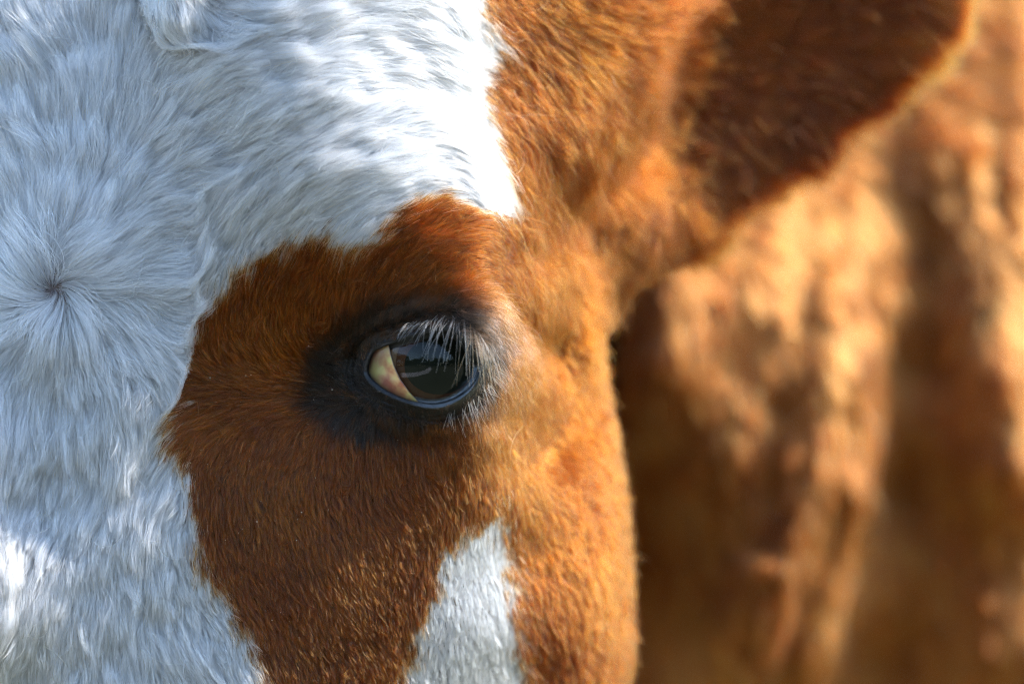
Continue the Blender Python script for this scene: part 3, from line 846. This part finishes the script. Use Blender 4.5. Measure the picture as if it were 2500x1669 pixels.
# ---- lashes of the upper and lower lid
def lash_set(name, ctrl, count, jit, curl, colf, r0, K=9):
    """ctrl: list of (x, y, dx, dy, dY, len mm) along the lid margin"""
    c = np.array(ctrl, float); t_ = np.sort(rng.random(count)) * (len(c) - 1)
    i = np.minimum(t_.astype(int), len(c) - 2); f = (t_ - i)[:, None]
    v = c[i] * (1 - f) + c[i + 1] * f
    x, z = (v[:, 0] - 1250) / SC + rng.normal(size=count) * 0.35, (834.5 - v[:, 1]) / SC + rng.normal(size=count) * 0.45
    y = lid_y(x, z) - 0.4
    d = np.stack([v[:, 2] / SC, v[:, 4], -v[:, 3] / SC], 1); d = unit(np.stack([v[:, 2], v[:, 4], -v[:, 3]], 1))
    d = unit(d + rng.normal(size=(count, 3)) * jit)
    Lh = v[:, 5] * rng.uniform(0.4, 1.2, count)
    p = np.stack([x, y, z], 1); out_ = [p.copy()]
    bend = rng.normal(size=(count, 3)) * 0.18
    for s in range(1, K):
        fr_ = s / (K - 1)
        dd_ = unit(d + np.array(curl)[None] * fr_ + bend * fr_)
        p = p + dd_ * (Lh / (K - 1))[:, None]; out_.append(p.copy())
    pts = np.stack(out_, 1)
    colr = colf(v[:, 0], count)
    tp = np.linspace(1, 0.3, K)
    curves_obj(name, pts, r0 * rng.uniform(0.75, 1.2, count)[:, None] * tp[None], colr, eyelids, M_lash)
def lashc(px, n):
    f = np.clip(sstep(1080, 1160, px) + 0.3 * rng.normal(size=n) * sstep(1050, 1100, px), 0, 1)[:, None]
    c = np.array([0.93, 0.86, 0.80]) * (1 - f) + np.array([0.30, 0.12, 0.04]) * f
    return np.clip(c * rng.uniform(0.75, 1.1, (n, 1)), 0.02, 0.93)
lash_set('upper_lashes', [(1000, 797, -1.3, 0.25, -0.9, 7), (1030, 785, -1.1, 0.5, -1.0, 9), (1065, 777, -0.6, 0.7, -1.1, 13), (1090, 776, -0.3, 0.75, -1.1, 16), (1115, 778, -0.05, 0.8, -1.0, 18), (1135, 782, 0.1, 0.8, -1.0, 20), (1150, 790, 0.2, 0.85, -0.9, 21), (1165, 800, 0.3, 0.9, -0.85, 21), (1180, 812, 0.35, 0.9, -0.8, 20), (1192, 830, 0.4, 1, -0.7, 18), (1205, 855, 0.5, 1, -0.55, 15), (1212, 890, 0.6, 1, -0.4, 11)],
         115, 0.24, (0, 0.6, -0.9), lashc, 0.082)
lash_set('lower_lashes', [(1090, 1010, -0.1, 1, -0.5, 5), (1130, 995, 0.25, 1, -0.5, 8), (1165, 970, 0.4, 1, -0.5, 9), (1195, 935, 0.6, 0.9, -0.4, 7), (1212, 900, 0.9, 0.7, -0.4, 6)],
         70, 0.22, (0, 0.2, -0.2), lambda px, n: np.clip(np.array([0.8, 0.72, 0.62]) * rng.uniform(0.6, 1.1, (n, 1)), 0, 0.93), 0.06)

# ---- stray guard hairs lying across the coat
def strays(name, items, r, m):
    P_, C_ = [], []
    for line, lift, colr in items:
        v = np.array(line, float); tt = np.linspace(0, len(v) - 1, 12)
        X_ = np.interp(tt, range(len(v)), v[:, 0]); Y_ = np.interp(tt, range(len(v)), v[:, 1])
        kk = np.ones(3) / 3
        X_[1:-1] = np.convolve(X_, kk, 'valid'); Y_[1:-1] = np.convolve(Y_, kk, 'valid')
        base = face_y((X_ - 1250) / SC, (834.5 - Y_) / SC)
        l = lift * np.sin(np.linspace(0.15, math.pi * 0.8, 12)) + 4.5
        P_.append([P(a, b2, c2 - d2) for a, b2, c2, d2 in zip(X_, Y_, base, l)]); C_.append(colr)
    Pn = np.array(P_)
    curves_obj(name, Pn, np.full((len(Pn), 1), r) * np.linspace(1, 0.35, 12)[None], np.array(C_), cow, m)
def random_guard(n_, x0, x1, y0, y1, cl):
    out_ = []
    while len(out_) < n_:
        a_, b_ = rng.uniform(x0, x1), rng.uniform(y0, y1)
        p_ = np.array([[(a_ - 1250) / SC, 0, (834.5 - b_) / SC]])
        f_ = flow_at(p_, np.zeros(1, int))[0]; th_ = math.atan2(-f_[2], f_[0]) + rng.normal() * 0.5
        Lp = rng.uniform(70, 150); k_ = rng.normal() * 0.5
        pts_ = [(a_, b_)]
        for i_ in range(4):
            pts_.append((pts_[-1][0] + math.cos(th_ + k_ * i_) * Lp / 4, pts_[-1][1] + math.sin(th_ + k_ * i_) * Lp / 4))
        out_.append((pts_, rng.uniform(1, 4), cl))
    return out_
wc = (0.9, 0.88, 0.85); oc = (0.55, 0.33, 0.18)
strays('guard_hair', [([(485, 265), (530, 268), (560, 280), (588, 293)], 3, wc), ([(482, 285), (510, 296), (535, 307)], 2, wc), ([(478, 400), (495, 425), (498, 460), (490, 500)], 3, wc),
       ([(288, 350), (293, 430), (295, 480), (315, 540)], 3, wc), ([(350, 605), (352, 635), (340, 680), (320, 715)], 3, wc), ([(38, 330), (42, 360), (38, 395)], 3, wc),
       ([(575, 683), (595, 669), (618, 670)], 2, wc), ([(437, 255), (450, 235), (475, 215)], 2, wc), ([(418, 570), (430, 600), (452, 625)], 2, wc),
       ([(672, 400), (680, 420), (688, 440)], 2, oc), ([(1285, 1030), (1255, 1065), (1243, 1110), (1255, 1170)], 14, oc), ([(1240, 275), (1285, 290), (1295, 330), (1290, 380)], 6, (0.7, 0.55, 0.5)),
       ([(1262, 283), (1300, 279), (1360, 284)], 6, (0.7, 0.55, 0.45)), ([(1475, 165), (1500, 190), (1508, 240), (1500, 270)], 10, (0.7, 0.5, 0.4))] + random_guard(70, 0, 1050, 0, 380, wc) + random_guard(40, 0, 420, 600, 1650, wc) + random_guard(30, 1250, 1450, 0, 500, (0.6, 0.3, 0.12)), 0.085, M_lash)

# ---- flecks of dust caught in the coat, and drops of tear fluid by the inner corner
def specks(name, px0, py0, sx, sy, cnt, size, lift, m, parent, lid=False):
    Vs, Fs = [], []
    X_ = px0 + rng.normal(size=cnt) * sx; Y_ = py0 + rng.normal(size=cnt) * sy
    x, z = (X_ - 1250) / SC, (834.5 - Y_) / SC
    y = (lid_y(x, z) if lid else face_y(x, z)) - lift * rng.uniform(0.5, 1.0, cnt)
    ico = [(0, 0, 1), (.94, 0, .3), (.29, .9, .3), (-.76, .55, .3), (-.76, -.55, .3), (.29, -.9, .3), (0, 0, -.8)]
    icf = [(0, 1, 2), (0, 2, 3), (0, 3, 4), (0, 4, 5), (0, 5, 1), (6, 2, 1), (6, 3, 2), (6, 4, 3), (6, 5, 4), (6, 1, 5)]
    for i_ in range(cnt):
        sz = size * math.exp(rng.normal() * 0.45); st_ = rng.uniform(0.6, 1.6)
        b0_ = len(Vs)
        for a_, b_, c_ in ico: Vs.append((x[i_] + a_ * sz * st_, y[i_] + b_ * sz, z[i_] + c_ * sz / st_))
        Fs += [(b0_ + p_, b0_ + q2, b0_ + r2) for p_, q2, r2 in icf]
    o = pyobj(name, Vs, Fs, parent, m); o['kind'] = 'stuff'
M_dust, t, b = mat('dust_pale'); b.inputs['Base Color'].default_value = (0.62, 0.56, 0.48, 1); b.inputs['Roughness'].default_value = 0.7
M_tear, t, b = mat('tear_fluid'); b.inputs['Base Color'].default_value = (0.02, 0.02, 0.025, 1); b.inputs['Roughness'].default_value = 0.06; b.inputs['Coat Weight'].default_value = 1.0; b.inputs['IOR'].default_value = 1.6
specks('dust_flecks', 720, 1150, 190, 260, 130, 0.10, 2.2, M_dust, cow)
specks('tear_drops', 850, 960, 38, 32, 46, 0.15, 0.9, M_tear, eyelids, True)

# ------------------------------------------------------------------ ground the cow stands on (mirrored in the eye)
M_g, t, b = mat('meadow_green')
nz = t.nodes.new('ShaderNodeTexNoise'); nz.inputs['Scale'].default_value = 1.3; nz.inputs['Detail'].default_value = 8
cr = t.nodes.new('ShaderNodeValToRGB'); cr.color_ramp.elements[0].color = (0.04, 0.045, 0.018, 1); cr.color_ramp.elements[1].color = (0.14, 0.13, 0.065, 1)
t.links.new(nz.outputs[0], cr.inputs[0]); t.links.new(cr.outputs[0], b.inputs['Base Color']); b.inputs['Roughness'].default_value = 0.9
me = bpy.data.meshes.new('ground')
me.from_pydata([(-900, -900, 0), (900, -900, 0), (900, 900, 0), (-900, 900, 0)], [], [(0, 1, 2, 3)])
g = bpy.data.objects.new('ground', me); scene.collection.objects.link(g); me.materials.append(M_g); g['kind'] = 'structure'

# an unseen pale strip added for the eye's catch-light and a wood beyond it, on the photographer's side (both mirrored in the eye)
M_p, t, b = mat('catchlight_strip_pale')
nz = t.nodes.new('ShaderNodeTexNoise'); nz.inputs['Scale'].default_value = 6; nz.inputs['Detail'].default_value = 8
cr = t.nodes.new('ShaderNodeValToRGB'); cr.color_ramp.elements[0].color = (0.70, 0.62, 0.58, 1); cr.color_ramp.elements[1].color = (0.88, 0.82, 0.78, 1)
t.links.new(nz.outputs[0], cr.inputs[0]); t.links.new(cr.outputs[0], b.inputs['Base Color']); b.inputs['Roughness'].default_value = 0.9
me = bpy.data.meshes.new('catchlight_strip')
cl = [(-9, -0.2), (-6, -1.3), (-4.2, -2.0), (-2.9, -2.9), (-2.2, -4.2), (-2.0, -7), (-2.6, -12), (-5, -20)]
pv, pf = [], []
for i_, (x_, y_) in enumerate(cl):
    a_, b_ = cl[max(i_ - 1, 0)], cl[min(i_ + 1, len(cl) - 1)]
    tx, ty = b_[0] - a_[0], b_[1] - a_[1]; ll = math.hypot(tx, ty)
    w_ = 1.0 + 0.08 * math.sin(i_ * 2.3)
    pv += [(x_ - ty / ll * w_, y_ + tx / ll * w_, 0.004), (x_ + ty / ll * w_, y_ - tx / ll * w_, 0.004)]
    if i_: pf.append((2 * i_ - 2, 2 * i_ - 1, 2 * i_ + 1, 2 * i_))
me.from_pydata(pv, [], pf)
g = bpy.data.objects.new('catchlight_strip', me); scene.collection.objects.link(g); me.materials.append(M_p); g['kind'] = 'structure'
M_w, t, b = mat('wood_foliage')
b.inputs['Base Color'].default_value = (0.022, 0.040, 0.012, 1); b.inputs['Roughness'].default_value = 0.8
n_ = 14000
th = rng.uniform(-1.5, 1.5, n_); rr = 70 + rng.normal(size=n_) * 4
hmax = 20 + 5 * np.sin(th * 9) + 3 * np.sin(th * 23 + 1)
cc = np.stack([np.sin(th) * rr, -np.cos(th) * rr, rng.random(n_) ** 0.8 * hmax], 1)
dv = rng.normal(size=(n_, 3, 3)) * 1.1
wv_ = (cc[:, None, :] + dv).reshape(-1, 3); wv_[:, 2] = np.maximum(wv_[:, 2], 0.02)
me = bpy.data.meshes.new('woods'); me.from_pydata(wv_.tolist(), [], np.arange(n_ * 3).reshape(-1, 3).tolist()); me.materials.append(M_w)
g = bpy.data.objects.new('woods', me); scene.collection.objects.link(g); g['kind'] = 'stuff'
